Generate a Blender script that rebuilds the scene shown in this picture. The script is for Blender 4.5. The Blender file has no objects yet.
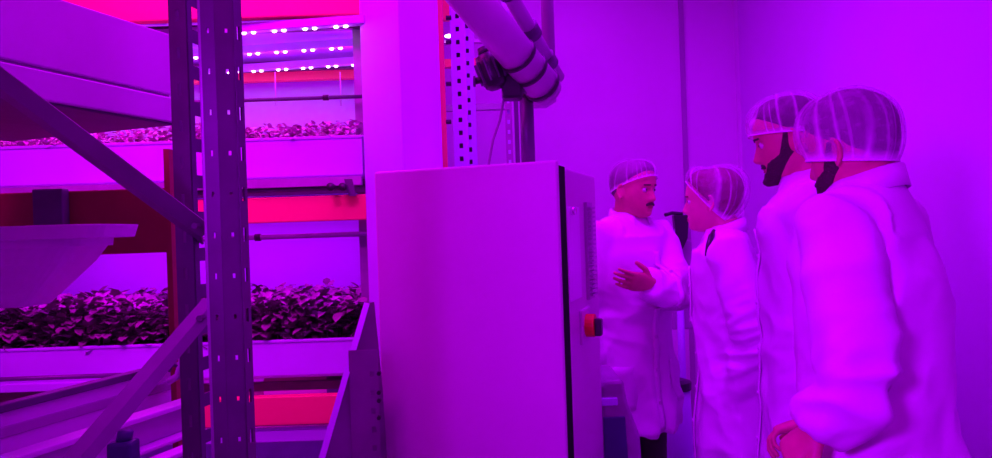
import bpy, bmesh, math, random
from mathutils import Vector, Matrix, noise
from mathutils.bvhtree import BVHTree
from math import sin, cos, pi, radians, sqrt, exp
random.seed(7)
SC = bpy.context.scene
COL = SC.collection
V = Vector

# ------------------------------------------------------------------ camera
F = 716.0
RHO = radians(1.9)
CAM = V((0, 0, 1.5))
RX = V((cos(RHO), 0, -sin(RHO)))
UX = V((sin(RHO), 0, cos(RHO)))
def P(px, py, d):
    return CAM + V((0, d, 0)) + RX * ((px-496)/F*d) + UX * ((229-py)/F*d)
cd = bpy.data.cameras.new('camera'); cam = bpy.data.objects.new('camera', cd); COL.objects.link(cam)
cd.sensor_width = 36; cd.lens = 36*F/992; cd.clip_start = .05
mw = Matrix.Identity(4)
for i in range(3):
    mw[i][0] = RX[i]; mw[i][1] = UX[i]; mw[i][2] = (0, -1, 0)[i]; mw[i][3] = CAM[i]
cam.matrix_world = mw
SC.camera = cam

# ------------------------------------------------------------------ materials
def mat(name, col, rough=.6, metal=0., bump=0., bscale=40., var=0., vscale=6., emit=None, estr=0., spec=.5, stretch=None):
    m = bpy.data.materials.new(name); m.use_nodes = True
    nt = m.node_tree; b = nt.nodes['Principled BSDF']
    b.inputs['Base Color'].default_value = (*col, 1)
    b.inputs['Roughness'].default_value = rough
    b.inputs['Metallic'].default_value = metal
    b.inputs['Specular IOR Level'].default_value = spec
    tc = nt.nodes.new('ShaderNodeTexCoord')
    src = tc.outputs['Object']
    if stretch:
        mp = nt.nodes.new('ShaderNodeMapping'); mp.inputs['Scale'].default_value = stretch
        nt.links.new(src, mp.inputs[0]); src = mp.outputs[0]
    if var:
        n = nt.nodes.new('ShaderNodeTexNoise'); n.inputs['Scale'].default_value = vscale; n.inputs['Detail'].default_value = 4
        nt.links.new(src, n.inputs['Vector'])
        r = nt.nodes.new('ShaderNodeValToRGB')
        r.color_ramp.elements[0].position = .3; r.color_ramp.elements[1].position = .7
        r.color_ramp.elements[0].color = (*[c*(1-var) for c in col], 1)
        r.color_ramp.elements[1].color = (*[min(1, c*(1+var)) for c in col], 1)
        nt.links.new(n.outputs[0], r.inputs[0]); nt.links.new(r.outputs[0], b.inputs['Base Color'])
    if bump:
        n = nt.nodes.new('ShaderNodeTexNoise'); n.inputs['Scale'].default_value = bscale; n.inputs['Detail'].default_value = 5
        nt.links.new(src, n.inputs['Vector'])
        bp = nt.nodes.new('ShaderNodeBump'); bp.inputs['Strength'].default_value = bump; bp.inputs['Distance'].default_value = .01
        nt.links.new(n.outputs[0], bp.inputs['Height']); nt.links.new(bp.outputs[0], b.inputs['Normal'])
    if emit:
        b.inputs['Emission Color'].default_value = (*emit, 1); b.inputs['Emission Strength'].default_value = estr
    return m
M = {}
M['wall'] = mat('wall_panel', (.80, .8, .82), .45, var=.03, vscale=2)
M['wall_r'] = mat('wall_panel_right', (.74, .8, .85), .45, var=.03, vscale=1.5)
M['ceil'] = mat('ceiling_paint', (.7, .7, .7), .8)
M['floor'] = mat('floor_epoxy', (.5, .48, .52), .4, var=.08, vscale=3)
M['seam'] = mat('wall_seam', (.42, .42, .45), .6)
M['steel'] = mat('galvanised_steel', (.36, .35, .40), .42, metal=.35, var=.15, vscale=14, bump=.1)
M['upright'] = mat('upright_steel_shaded', (.13, .11, .14), .45, metal=.3, var=.15, vscale=12)  # grey steel darkened in colour for the columns' backlit camera side
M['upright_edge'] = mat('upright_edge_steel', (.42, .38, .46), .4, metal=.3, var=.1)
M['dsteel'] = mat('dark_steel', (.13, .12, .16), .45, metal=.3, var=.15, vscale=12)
M['brace'] = mat('brace_steel', (.24, .19, .26), .5, metal=.25, var=.18, vscale=8)  # darkened in colour for the diagonal braces' less lit side
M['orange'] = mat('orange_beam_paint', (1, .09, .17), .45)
M['orange_shaded'] = mat('orange_beam_unlit', (.30, .03, .04), .5, var=.1)  # the orange beam paint with shade put into the colour
M['tray'] = mat('white_tray_plastic', (.60, .75, .92), .4, var=.04, vscale=5)
M['trayn'] = mat('near_tray_plastic', (.80, .80, .86), .4, var=.05, vscale=4)
M['trayd'] = mat('grey_tray_plastic', (.45, .43, .48), .4, var=.06)
M['galv'] = mat('zinc_sheet', (.55, .53, .58), .35, metal=.4, var=.12, vscale=20)
M['navy'] = mat('navy_plastic', (.05, .06, .16), .45)
M['blackm'] = mat('black_plastic', (.025, .02, .03), .35)
M['pipe'] = mat('grey_pvc_pipe', (.42, .40, .46), .35, var=.06)
M['pipew'] = mat('pale_pvc_pipe', (.62, .60, .64), .35, var=.05)
M['cabinet'] = mat('cabinet_powder_coat', (.66, .66, .64), .42, var=.035, vscale=3, bump=.03, bscale=200)
M['cabd'] = mat('cabinet_gasket', (.012, .012, .015), .9, spec=.1)
M['chrome'] = mat('chrome', (.9, .9, .92), .15, metal=1.)
M['red'] = mat('red_switch', (.8, .04, .03), .4)
M['yellow'] = mat('yellow_switch_plate', (.8, .5, .05), .4)
M['coat'] = mat('white_lab_coat', (.80, .80, .83), .75, bump=.12, bscale=60, spec=.2)
M['skin'] = mat('skin', (.62, .30, .20), .5, var=.08, vscale=25)
M['skinf'] = mat('skin_fair', (.72, .40, .30), .5, var=.06, vscale=25)
M['lips'] = mat('lips', (.45, .12, .10), .4)
M['hair'] = mat('dark_hair', (.045, .03, .03), .6, bump=.6, bscale=90, stretch=(1, 1, .25))
M['hairg'] = mat('grey_hair', (.16, .13, .14), .6, bump=.6, bscale=90)
M['hairr'] = mat('auburn_hair', (.16, .05, .035), .55, bump=.6, bscale=90)
M['beard'] = mat('beard_hair', (.05, .03, .028), .7, bump=.8, bscale=160)
M['eyew'] = mat('eye_white', (.7, .68, .66), .2)
M['iris'] = mat('iris', (.05, .03, .02), .15)
M['trouser'] = mat('dark_trousers', (.06, .035, .05), .8, bump=.2)
M['shoe'] = mat('shoe_leather', (.05, .045, .05), .5)
M['leafd'] = mat('dark_leaf', (.24, .28, .20), .4, var=.5, vscale=9)
M['leafl'] = mat('pale_leaf_lit', (.66, .45, .55), .5, var=.55, vscale=16)  # pale seedling leaf, with the close LED light put into its colour
M['soil'] = mat('substrate', (.14, .11, .10), .9, var=.4, vscale=60)
M['led'] = mat('led_diode', (1, .8, 1), .3, emit=(1, .42, 1), estr=14)
M['cord'] = mat('cable_sheath', (.35, .33, .38), .5)

def netmat(name, cover):
    m = bpy.data.materials.new(name); m.use_nodes = True
    nt = m.node_tree; nt.nodes.clear()
    out = nt.nodes.new('ShaderNodeOutputMaterial'); mx = nt.nodes.new('ShaderNodeMixShader')
    tr = nt.nodes.new('ShaderNodeBsdfTransparent'); df = nt.nodes.new('ShaderNodeBsdfDiffuse'); df.inputs[0].default_value = (.85, .82, .88, 1)
    at = nt.nodes.new('ShaderNodeAttribute'); at.attribute_name = 'pleat'
    n = nt.nodes.new('ShaderNodeTexNoise'); n.inputs['Scale'].default_value = 45; n.inputs['Detail'].default_value = 4
    tc = nt.nodes.new('ShaderNodeTexCoord'); nt.links.new(tc.outputs['Object'], n.inputs['Vector'])
    a1 = nt.nodes.new('ShaderNodeMath'); a1.operation = 'MULTIPLY_ADD'; a1.inputs[1].default_value = .35; a1.inputs[2].default_value = cover-.17
    nt.links.new(n.outputs[0], a1.inputs[0])
    a2 = nt.nodes.new('ShaderNodeMath'); a2.operation = 'MULTIPLY_ADD'; a2.inputs[1].default_value = .8; a2.use_clamp = True
    nt.links.new(at.outputs['Fac'], a2.inputs[0]); nt.links.new(a1.outputs[0], a2.inputs[2])
    nt.links.new(a2.outputs[0], mx.inputs[0]); nt.links.new(tr.outputs[0], mx.inputs[1]); nt.links.new(df.outputs[0], mx.inputs[2])
    nt.links.new(mx.outputs[0], out.inputs[0])
    return m
M['net'] = netmat('hairnet_gauze', .26)
M['netd'] = netmat('hairnet_gauze_fine', .15)

# ------------------------------------------------------------------ mesh helpers
def obj(name, bm, m, parent=None, smooth=False, bevel=0., solid=0.):
    me = bpy.data.meshes.new(name)
    bmesh.ops.recalc_face_normals(bm, faces=bm.faces)
    bm.to_mesh(me); bm.free()
    return link(name, me, m, parent, smooth, bevel, solid)
def link(name, me, m, parent=None, smooth=False, bevel=0., solid=0.):
    o = bpy.data.objects.new(name, me); COL.objects.link(o)
    me.materials.clear(); me.materials.append(m)
    if smooth:
        for p in me.polygons: p.use_smooth = True
    if solid:
        s = o.modifiers.new('thick', 'SOLIDIFY'); s.thickness = solid; s.offset = 0
    if bevel:
        b = o.modifiers.new('bevel', 'BEVEL'); b.width = bevel; b.segments = 2; b.limit_method = 'ANGLE'
    if parent: o.parent = parent
    return o
def thing(name, label, cat, loc=(0, 0, 0), rz=0, group=None):
    o = bpy.data.objects.new(name, None); COL.objects.link(o)
    o.location = loc; o.rotation_euler = (0, 0, rz); o.empty_display_size = .1
    o['label'] = label; o['category'] = cat
    if group: o['group'] = group
    return o
def tag(o, label, cat, group=None, kind=None):
    o['label'] = label; o['category'] = cat
    if group: o['group'] = group
    if kind: o['kind'] = kind
    return o
def struct(name, bm, m, **k):
    o = obj(name, bm, m, **k); o['kind'] = 'structure'; o['label'] = name.replace('_', ' '); return o
def NB(): return bmesh.new()
def box(bm, a, b, mtx=None):
    a, b = V(a), V(b)
    vs = [bm.verts.new(V((x, y, z)) if mtx is None else mtx @ V((x, y, z))) for x in (a.x, b.x) for y in (a.y, b.y) for z in (a.z, b.z)]
    for f in ((0, 1, 3, 2), (4, 6, 7, 5), (0, 4, 5, 1), (2, 3, 7, 6), (0, 2, 6, 4), (1, 5, 7, 3)):
        bm.faces.new([vs[i] for i in f])
    return bm
def prism(bm, pts, vec):
    """polygon pts (world) extruded by vec"""
    vec = V(vec); a = [bm.verts.new(V(p)) for p in pts]; b = [bm.verts.new(V(p)+vec) for p in pts]
    bm.faces.new(a); bm.faces.new(b[::-1]); n = len(a)
    for i in range(n): bm.faces.new((a[i], a[(i+1) % n], b[(i+1) % n], b[i]))
    return bm
def tube(bm, pts, rad, n=16, cap=True, flat=None):
    pts = [V(p) for p in pts]
    if not isinstance(rad, (list, tuple)): rad = [rad]*len(pts)
    t0 = (pts[1]-pts[0]).normalized()
    up = V((0, 0, 1)) if abs(t0.z) < .9 else V((1, 0, 0))
    e1 = t0.cross(up).normalized(); rings = []
    for i, p in enumerate(pts):
        if i == 0: t = t0
        elif i == len(pts)-1: t = (pts[-1]-pts[-2]).normalized()
        else: t = ((pts[i+1]-p).normalized()+(p-pts[i-1]).normalized()).normalized()
        e1 = (e1 - t*e1.dot(t)).normalized(); e2 = t.cross(e1)
        r = rad[i]; ra, rb = (r if isinstance(r, tuple) else (r, r))
        rings.append([bm.verts.new(p+e1*cos(2*pi*k/n)*ra+e2*sin(2*pi*k/n)*rb) for k in range(n)])
    for a, b in zip(rings, rings[1:]):
        for k in range(n): bm.faces.new((a[k], a[(k+1) % n], b[(k+1) % n], b[k]))
    if cap:
        bm.faces.new(rings[0][::-1]); bm.faces.new(rings[-1])
    return bm
def loft(bm, rings, cap=True):
    R = [[bm.verts.new(V(p)) for p in r] for r in rings]; n = len(R[0])
    for a, b in zip(R, R[1:]):
        for k in range(n): bm.faces.new((a[k], a[(k+1) % n], b[(k+1) % n], b[k]))
    if cap: bm.faces.new(R[0][::-1]); bm.faces.new(R[-1])
    return bm
def ball(bm, c, r, mtx=None, seg=16):
    """ellipsoid"""
    if not isinstance(r, tuple): r = (r, r, r)
    m = (mtx or Matrix.Identity(4)) @ Matrix.Translation(V(c)) @ Matrix.Diagonal((*r, 1))
    bmesh.ops.create_uvsphere(bm, u_segments=seg, v_segments=seg//2+2, radius=1, matrix=m)
    return bm
def perf(bm, o, eu, ev, W, L, pitch, hw, hh, u0=None, holes=None):
    """perforated strip: origin o, width along eu, length along ev"""
    o, eu, ev = V(o), V(eu), V(ev); u0 = W/2 if u0 is None else u0
    def q(a, b, c, d): bm.faces.new([bm.verts.new(o+eu*u+ev*v) for u, v in ((a, c), (b, c), (b, d), (a, d))])
    n = int(L/pitch); q(0, u0-hw/2, 0, L); q(u0+hw/2, W, 0, L); v = 0
    for k in range(n):
        c = (k+.5)*pitch; q(u0-hw/2, u0+hw/2, v, c-hh/2); v = c+hh/2
    q(u0-hw/2, u0+hw/2, v, L)
    return bm
def beamseg(bm, a, b, w, h, up=(0, 0, 1)):
    a, b = V(a), V(b); t = (b-a).normalized(); s = t.cross(V(up)).normalized(); u = s.cross(t)
    pts = [a+s*w/2+u*h/2, a-s*w/2+u*h/2, a-s*w/2-u*h/2, a+s*w/2-u*h/2]
    return prism(bm, pts, b-a)
def chan(bm, a, b, w, h, th, side):
    """open C channel from a to b, web w wide (in direction 'up'), flanges h towards side"""
    a, b = V(a), V(b); t = (b-a).normalized(); s = V(side); s = (s-t*s.dot(t)).normalized(); u = s.cross(t)
    prof = [(-w/2, h), (-w/2, 0), (w/2, 0), (w/2, h), (w/2-th, h), (w/2-th, th), (-w/2+th, th), (-w/2+th, h)]
    return prism(bm, [a+u*p+s*q for p, q in prof], b-a)

# ------------------------------------------------------------------ room
XR, YB, XL, YF, ZC = 1.47, 4.25, -3.4, -1.8, 3.15
struct('floor', box(NB(), (XL, YF, -.1), (XR, YB, 0)), M['floor'])
struct('ceiling', box(NB(), (XL, YF, ZC), (XR, YB, ZC+.1)), M['ceil'])
struct('wall_back', box(NB(), (XL, YB, -.1), (XR+.1, YB+.1, ZC+.1)), M['wall'])
struct('wall_right', box(NB(), (XR, YF, -.1), (XR+.1, YB, ZC+.1)), M['wall_r'])
struct('wall_left', box(NB(), (XL-.1, YF, -.1), (XL, YB, ZC+.1)), M['wall'])
struct('wall_front', box(NB(), (XL-.1, YF-.1, -.1), (XR+.1, YF, ZC+.1)), M['wall'])
xs = P(684, 100, YB-.01).x
struct('trim_1', box(NB(), (xs-.014, YB-.012, .1), (xs+.014, YB, ZC)), M['seam'])
xs2 = P(715, 100, YB-.01).x
struct('trim_2', box(NB(), (XR-.02, YB-.02, 0), (XR, YB, ZC)), M['wall'])
struct('baseboard_back', box(NB(), (-.4, YB-.02, 0), (XR-.02, YB, .1)), M['seam'])
struct('baseboard_right', box(NB(), (XR-.015, YF, 0), (XR, YB-.02, .1)), M['wall'])

# ------------------------------------------------------------------ far rack with grow beds
RXL, RXR = -2.35, -.47
FY, BY = 2.6, 3.3
def zf(py, d=2.6, px=300): return P(px, py, d).z
rack = thing('growing_rack', 'orange and steel growing rack behind the dark uprights, carrying lit beds of seedlings', 'rack', (-1.4, 2.95, 0))
def rel(root, bm):
    bmesh.ops.transform(bm, matrix=root.matrix_basis.inverted(), verts=bm.verts); return bm
def rpart(root, name, bm, m, **k):
    root_m = Matrix.Translation(root.location) @ root.rotation_euler.to_matrix().to_4x4()
    bmesh.ops.transform(bm, matrix=root_m.inverted(), verts=bm.verts)
    return obj(name, bm, m, root, **k)
for x in (RXL+.03, RXR-.0):
    for y in (FY+.04, BY+.06):
        b = NB(); chan(b, (x, y, 0), (x, y, ZC-.08), .07, .05, .004, (0, -1 if y > 3 else 1, 0)); rpart(rack, 'upright_post', b, M['steel'])
def rbeam(z0, z1, y0, y1, m='orange'):
    rpart(rack, 'beam', box(NB(), (RXL, y0, z0), (RXR+.03, y1, z1)), M[m], bevel=.004)
rbeam(zf(21), zf(21)+.16, FY-.06, FY-.02)
rbeam(zf(222), zf(197), FY-.05, FY-.01)
rbeam(zf(421), zf(393), FY-.05, FY-.01)
rbeam(zf(80, 3.3), zf(66, 3.3), BY+.0, BY+.04)
# back panels
rpart(rack, 'back_panel', box(NB(), (RXL, BY+.12, .2), (RXR+.05, BY+.13, 2.9)), M['tray'])
# deck shelves carrying trays (thin rails under the beds)
for z in (zf(186), zf(383), zf(20)):
    for y in (FY+.02, BY-.05):
        b = NB(); box(b, (RXL, y, z-.03), (RXR, y+.03, z)); rpart(rack, 'rail', b, M['dsteel'])
def bed(z0, z1, lab):
    t = thing('grow_bed', lab, 'planter tray', ((RXL+RXR)/2, (FY+BY)/2, z0), 0, 'grow beds of the far rack')
    x0, x1, y0, y1 = RXL+.0, RXR+.0, FY-.03, BY+.02; h = .006; b = NB()
    outer = [(x0, y0), (x1, y0), (x1, y1), (x0, y1)]
    def ring(i, z): return [(x0+i, y0+i, z), (x1-i, y0+i, z), (x1-i, y1-i, z), (x0+i, y1-i, z)]
    zz = z1-z0
    loft(b, [ring(.006, z0), ring(.0, z0+zz*.08), ring(0, z1-.012), ring(-.004, z1-.010), ring(-.004, z1), ring(h*2, z1), ring(h*2, z0+.01)])
    rpart(t, 'tray', b, M['tray'], bevel=.003)
    rpart(t, 'growing_medium', box(NB(), (x0+.02, y0+.02, z0+.012), (x1-.02, y1-.02, z1-.012)), M['soil'])
    return t
bed(zf(376), zf(338), 'long white tray of dark leafy greens at waist level in the far rack')
bed(zf(180), zf(138), 'long white tray of pale seedlings above the bright red beam')
bed(zf(440), zf(424), 'lowest white tray beneath the lower red beam of the far rack')
def leafmesh(zb, h, n, m, name, lab, size, y0, y1, droop=.3, dens=None):
    b = NB(); rnd = random.Random(len(name)+n)
    for i in range(n):
        y = y0+(y1-y0)*rnd.random()**1.6; x = rnd.uniform(RXL+.03, RXR-.02)
        hz = h*(.72+.28*noise.noise(V((x*5, y*5, zb))))
        z = zb + hz*rnd.random()**.7
        if y < y0+.05: y -= .03*rnd.random()
        az = rnd.uniform(0, 2*pi); el = rnd.uniform(-.7, .9); s = size*rnd.uniform(.6, 1.25)
        d = V((cos(az)*cos(el), sin(az)*cos(el), sin(el))); sd = d.cross(V((0, 0, 1))).normalized(); up = sd.cross(d)
        c = V((x, y, z))
        pr = [(0, 0, 0), (.3, .34, .08), (.7, .30, .02), (1, 0, -.12), (.7, -.30, .02), (.3, -.34, .08), (.5, 0, -.05)]
        vs = [b.verts.new(c+d*p*s+sd*q*s+up*r*s) for p, q, r in pr]
        for f in ((0, 1, 6), (1, 2, 6), (2, 3, 6), (3, 4, 6), (4, 5, 6), (5, 0, 6)): b.faces.new([vs[k] for k in f])
    for i in range(n//8):
        x = rnd.uniform(RXL+.03, RXR-.02); y = rnd.uniform(y0, y1)
        tube(b, [(x, y, zb-.01), (x+.01, y, zb+h*.6)], .0015, 4, cap=False)
    o = obj(name, b, M[m], None, smooth=True); tag(o, lab, 'plants', kind='stuff'); return o
zb1 = zf(338)-.01
leafmesh(zb1, zf(284)-zb1, 10500, 'leafd', 'leafy_greens', 'dense dark leafy greens growing in the waist level tray', .043, FY, BY)
zb2 = zf(138)-.01
leafmesh(zb2, zf(121)-zb2+.01, 6000, 'leafl', 'seedling_mat', 'pale curly seedlings growing in the upper tray', .024, FY, BY)
# light panel (LED fixtures) above
zl = zf(37)
for i, (yy, n) in enumerate(((FY+.05, 9), (FY+.34, 10), (FY+.63, 11))):
    lab = ('nearest row of paired pink LED lamps under the top shelf', 'middle row of paired pink LED lamps under the top shelf', 'rearmost row of paired pink LED lamps just above the red strip')[i]
    t = thing('led_light_bar', lab, 'grow light', (-1.35, yy, zl+.02), 0, 'LED light bars over the seedlings')
    t.rotation_euler = (0, 0, radians(-7))
    obj('housing', box(NB(), (-.85, -.018, -.0), (.92, .018, .03)), M['tray'], t, bevel=.003)
    k = 0; x = -.80+.03*i
    while x < .9:
        for dx in (0, .036):
            b = NB(); ball(b, (x+dx, 0, -.002), (.0085, .006, .005), seg=8); obj('led_diode', b, M['led'], t, smooth=True)
        x += .115
o = obj('ceiling_tray', box(NB(), (RXL, FY+.0, zl+.075), (RXR, BY, zl+.12)), M['tray'])
o.name = 'top_tray'; tag(o, 'white tray above the LED light bars, its underside lit violet', 'tray')
# irrigation pipes
def pipe(name, pts, r, m, lab, cat='pipe', clips=(), n=12, group=None):
    t = thing(name, lab, cat, pts[0], 0, group)
    rpart(t, 'pipe_run', tube(NB(), pts, r, n), M[m], smooth=True)
    for c in clips:
        a, bb = V(pts[0]), V(pts[-1]); d = (bb-a).normalized(); p = a+(bb-a)*c
        rpart(t, 'pipe_clip', tube(NB(), [p-d*.01, p+d*.01], r*1.5, n), M['blackm'], smooth=True)
    return t
xa = RXL
pipe('irrigation_pipe', [(xa, FY+.0, zf(98.5)), (RXR, FY+.0, zf(98.5))], .007, 'dsteel', 'thin dark irrigation pipe between LED lamps and pale seedlings', clips=(.73, .93))
pipe('irrigation_pipe', [(xa, FY-.0, zf(236)), (RXR, FY-.0, zf(236))], .009, 'steel', 'thin grey irrigation pipe just under the bright red beam', clips=(.79,))
pipe('irrigation_pipe', [(xa, FY-.05, zf(193)), (RXR-.06, FY-.05, zf(190))], .008, 'dsteel', 'thin dark pipe resting along the top of the bright red beam')
b = NB(); beamseg(b, (xa, FY-.06, zf(184)), (RXR-.0, FY-.06, zf(184)), .03, .03)
tag(obj('guide_rail', b, M['galv']), 'dark metal guide rail under the upper seedling tray', 'rail')
# rollers at the rail end
t = thing('roller_bracket', 'small bracket with two black rollers at the right end of the guide rail', 'bracket', P(345, 184, 2.5))
for px in (331, 343):
    p = P(px, 187, 2.5); rpart(t, 'roller', tube(NB(), [p-V((0, .012, 0)), p+V((0, .012, 0))], .014, 14), M['blackm'], smooth=True)
rpart(t, 'bracket_plate', prism(NB(), [P(344, 179, 2.52), P(352, 179, 2.52), P(356, 196, 2.52), P(349, 196, 2.52)], (0, .006, 0)), M['dsteel'])
for px in (275, 340):
    rpart(rack, 'hanger_wire', tube(NB(), [P(px, 72, 2.62), P(px+1, 106, 2.62)], .002, 6), M['trayn'], smooth=True)
# under the waist bed: black hose and items
pipe('drain_pipe', [(xa, FY-.07, zf(378, 2.53, 60)), (P(125, 379, 2.53).x, FY-.07, zf(377, 2.53, 60))], .008, 'dsteel', 'thin dark drain pipe below the waist level tray at the left edge')
b = NB(); box(b, (xa, FY-.1, zf(391, 2.5, 60)), (P(178, 0, 2.5).x, FY-.075, zf(383, 2.5, 60)))
tag(obj('support_rail', b, M['tray'], bevel=.002), 'white support rail under the drain pipe at left', 'rail')
t = thing('storage_tote', 'navy plastic tote behind the lower red beam', 'box', P(350, 400, 3.0))
p0 = P(335, 424, 2.75); p1 = P(372, 380, 2.75)
rpart(t, 'tote_body', box(NB(), (p0.x-.03, 2.75, zf(424)-.0), (p1.x, 3.0, zf(384))), M['navy'], bevel=.01)
t = thing('storage_tote', 'grey tray lid lying behind the lower red beam', 'box', P(290, 400, 3.0))
rpart(t, 'tote_body', box(NB(), (P(250, 0, 2.8).x, 2.8, zf(424)), (P(318, 0, 2.8).x, 3.1, zf(388))), M['trayd'], bevel=.01)

# ------------------------------------------------------------------ near rack (oblique) at left
AD = radians(19.5); D = V((sin(AD), cos(AD), 0)); N = V((-cos(AD), sin(AD), 0)); Z = V((0, 0, 1))
def extr(name, end, prof, length, m, lab=None, cat='tray', parent=None, bevel=.003):
    """profile (s along N, z) extruded backwards (-D) from end"""
    e = V(end); b = prism(NB(), [e+N*s+Z*z for s, z in prof], -D*length)
    if parent: return rpart(parent, name, b, m, bevel=bevel)
    o = obj(name, b, m, bevel=bevel); tag(o, lab, cat); return o
E = P(172, 35, 1.55); h1 = -(57/F*1.55); h2 = -(88/F*1.55)
t = thing('grow_tray', 'large pale tray at the upper left corner, running back to the dark upright', 'tray', E)
extr('tray_side', E, [(0, 0), (.5, 0), (.5, -.004), (.006, -.02), (.006, h1), (.5, h1), (.5, h1-.006), (0, h1-.006)], 1.5, M['trayn'], parent=t)
extr('seam_rail', E, [(.012, h1-.004), (.5, h1-.004), (.5, h1-.016), (.012, h1-.016)], 1.5, M['trayd'], parent=t)
extr('lower_channel', E, [(-.004, h1-.014), (.5, h1-.014), (.5, h2), (-.004, h2)], 1.5, M['trayn'], parent=t)
extr('underside_shade', E, [(.004, h2), (.5, h2), (.5, h2-.005), (.004, h2-.005)], 1.5, M['dsteel'], parent=t)  # dark sheet added so the tray underside reads as shaded
# near rack beam, orange darkened to stand for its unlit side, behind trough
BZ0, BZ1 = P(120, 254, 1.75).z, P(120, 189, 1.75).z
nr = thing('pallet_rack', 'shaded red beam and slim red post standing behind the near steel uprights', 'rack', (P(174, 0, 1.78).x, 1.78, 0))
rpart(nr, 'beam', box(NB(), (-1.6, 1.76, BZ0), (P(172, 220, 1.76).x, 1.80, BZ1)), M['orange_shaded'], bevel=.003)
b = NB(); box(b, (P(170, 220, 1.78).x, 1.755, 0), (P(175.5, 220, 1.78).x, 1.80, P(170, 150, 1.78).z)); rpart(nr, 'post', b, M['orange_shaded'])
rpart(nr, 'beam_connector', box(NB(), (P(28, 0, 1.74).x, 1.73, BZ1-.10), (P(58, 0, 1.74).x, 1.76, BZ1+.005)), M['dsteel'], bevel=.003)
# near trough
t = thing('water_trough', 'pale boat-shaped trough with flared rim at the left edge', 'trough', P(-40, 300, 1.35))
c = P(-60, 260, 1.4)
def tr(px, py, yoff, wz=1): 
    p = P(px, py, 1.35); w = p.x-c.x; return w, p.z
rings = []
for px, py, dd in ((48, 306, .12), (62, 292, .08), (92, 262, .02), (104, 246, 0), (109, 246, -.005), (110, 238, -.005), (132, 237, -.02), (136, 224, -.02), (126, 224, 0)):
    p = P(px-14, py, 1.45); w = p.x-c.x; y0 = 1.36+dd*.5; y1 = 1.56-dd*.3; z = p.z
    q = []
    for k in range(32):
        a = 2*pi*k/32; ca, sa = cos(a), sin(a); r = lambda v: (abs(v)**.35)*(1 if v > 0 else -1)
        q.append((c.x+w*r(ca), (y0+y1)/2+(y1-y0)/2*r(sa)-.0, z))
    rings.append(q)
rpart(t, 'trough_body', loft(NB(), rings), M['trayn'], smooth=False, bevel=.004)
# lower oblique trays
E2 = P(190, 358, 1.9)
t = thing('grow_tray', 'bright oblique tray with a dark top rail at the lower left', 'tray', E2)
k = 1.9/F
extr('top_rail', E2, [(-.01, 0), (.02, 0), (.02, -.016), (-.01, -.016)], 1.5, M['dsteel'], parent=t)
extr('tray_side', E2, [(0, -.016), (.02, -.016), (.02, -.10), (.0, -.10)], 1.5, M['trayn'], parent=t)
extr('side_groove', E2, [(-.003, -.045), (.01, -.045), (.01, -.068), (-.003, -.068)], 1.5, M['trayd'], parent=t)
extr('bottom_lip', E2, [(-.03, -.10), (.02, -.10), (.02, -.115), (-.03, -.115)], 1.5, M['galv'], parent=t)
E3 = P(200, 398, 1.75)
t = thing('conveyor_rail', 'bright stepped rails below the oblique tray, beside the steel upright', 'rail', E3)
extr('rail_top', E3, [(0, 0), (.05, 0), (.05, -.012), (0, -.012)], 1.3, M['trayn'], parent=t)
extr('rail_web', E3, [(.015, -.012), (.04, -.012), (.04, -.07), (.015, -.07)], 1.3, M['trayd'], parent=t)
extr('rail_foot', E3, [(-.015, -.07), (.05, -.07), (.05, -.08), (-.015, -.08)], 1.3, M['trayn'], parent=t)
E4 = P(205, 442, 1.65)
t = thing('conveyor_rail', 'lowest pale rail at the lower left beside the steel upright', 'rail', E4)
extr('rail_top', E4, [(0, 0), (.04, 0), (.04, -.012), (0, -.012)], 1.2, M['trayn'], parent=t)
extr('rail_web', E4, [(.01, -.012), (.035, -.012), (.035, -.06), (.01, -.06)], 1.2, M['trayd'], parent=t)
# blue dark valve/plug
c = P(124, 447, 1.25)
t = thing('valve_block', 'dark blue valve block under the lower diagonal brace', 'valve', c)
rpart(t, 'valve_body', box(NB(), c+V((-.022, -.02, -.035)), c+V((.02, .02, .012))), M['navy'], bevel=.006)
rpart(t, 'valve_cap', tube(NB(), [c+V((.0, 0, .01)), c+V((.004, 0, .028))], .013, 14), M['navy'], smooth=True)
# hook fittings near (180,365)
c = P(178, 366, 1.39)
t = thing('tube_clamp', 'white plastic clamp fitting left of the steel upright at waist level', 'clamp', c)
rpart(t, 'clamp_arm', tube(NB(), [c+V((.012, 0, .035)), c+V((.008, 0, .01)), c+V((-.002, 0, -.02)), c+V((-.02, 0, -.03))], .007, 8), M['trayn'], smooth=True)
rpart(t, 'clamp_jaw', tube(NB(), [c+V((.012, 0, .0)), c+V((-.012, 0, .004)), c+V((-.02, 0, -.008))], .006, 8), M['dsteel'], smooth=True)

# near uprights -- pallet rack frame: two open steel columns and diagonal braces
fr = thing('rack_upright_frame', 'dark perforated steel upright columns with diagonal braces in the left foreground', 'rack', (P(210, 229, 1.3).x, 1.3, 0))
def column(pxl, pxr, d, web_dark):
    xl, xr = P(pxl, 229, d).x, P(pxr, 229, d).x; W = xr-xl
    xc = (xl+xr)/2
    return xl, xr, W
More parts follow.
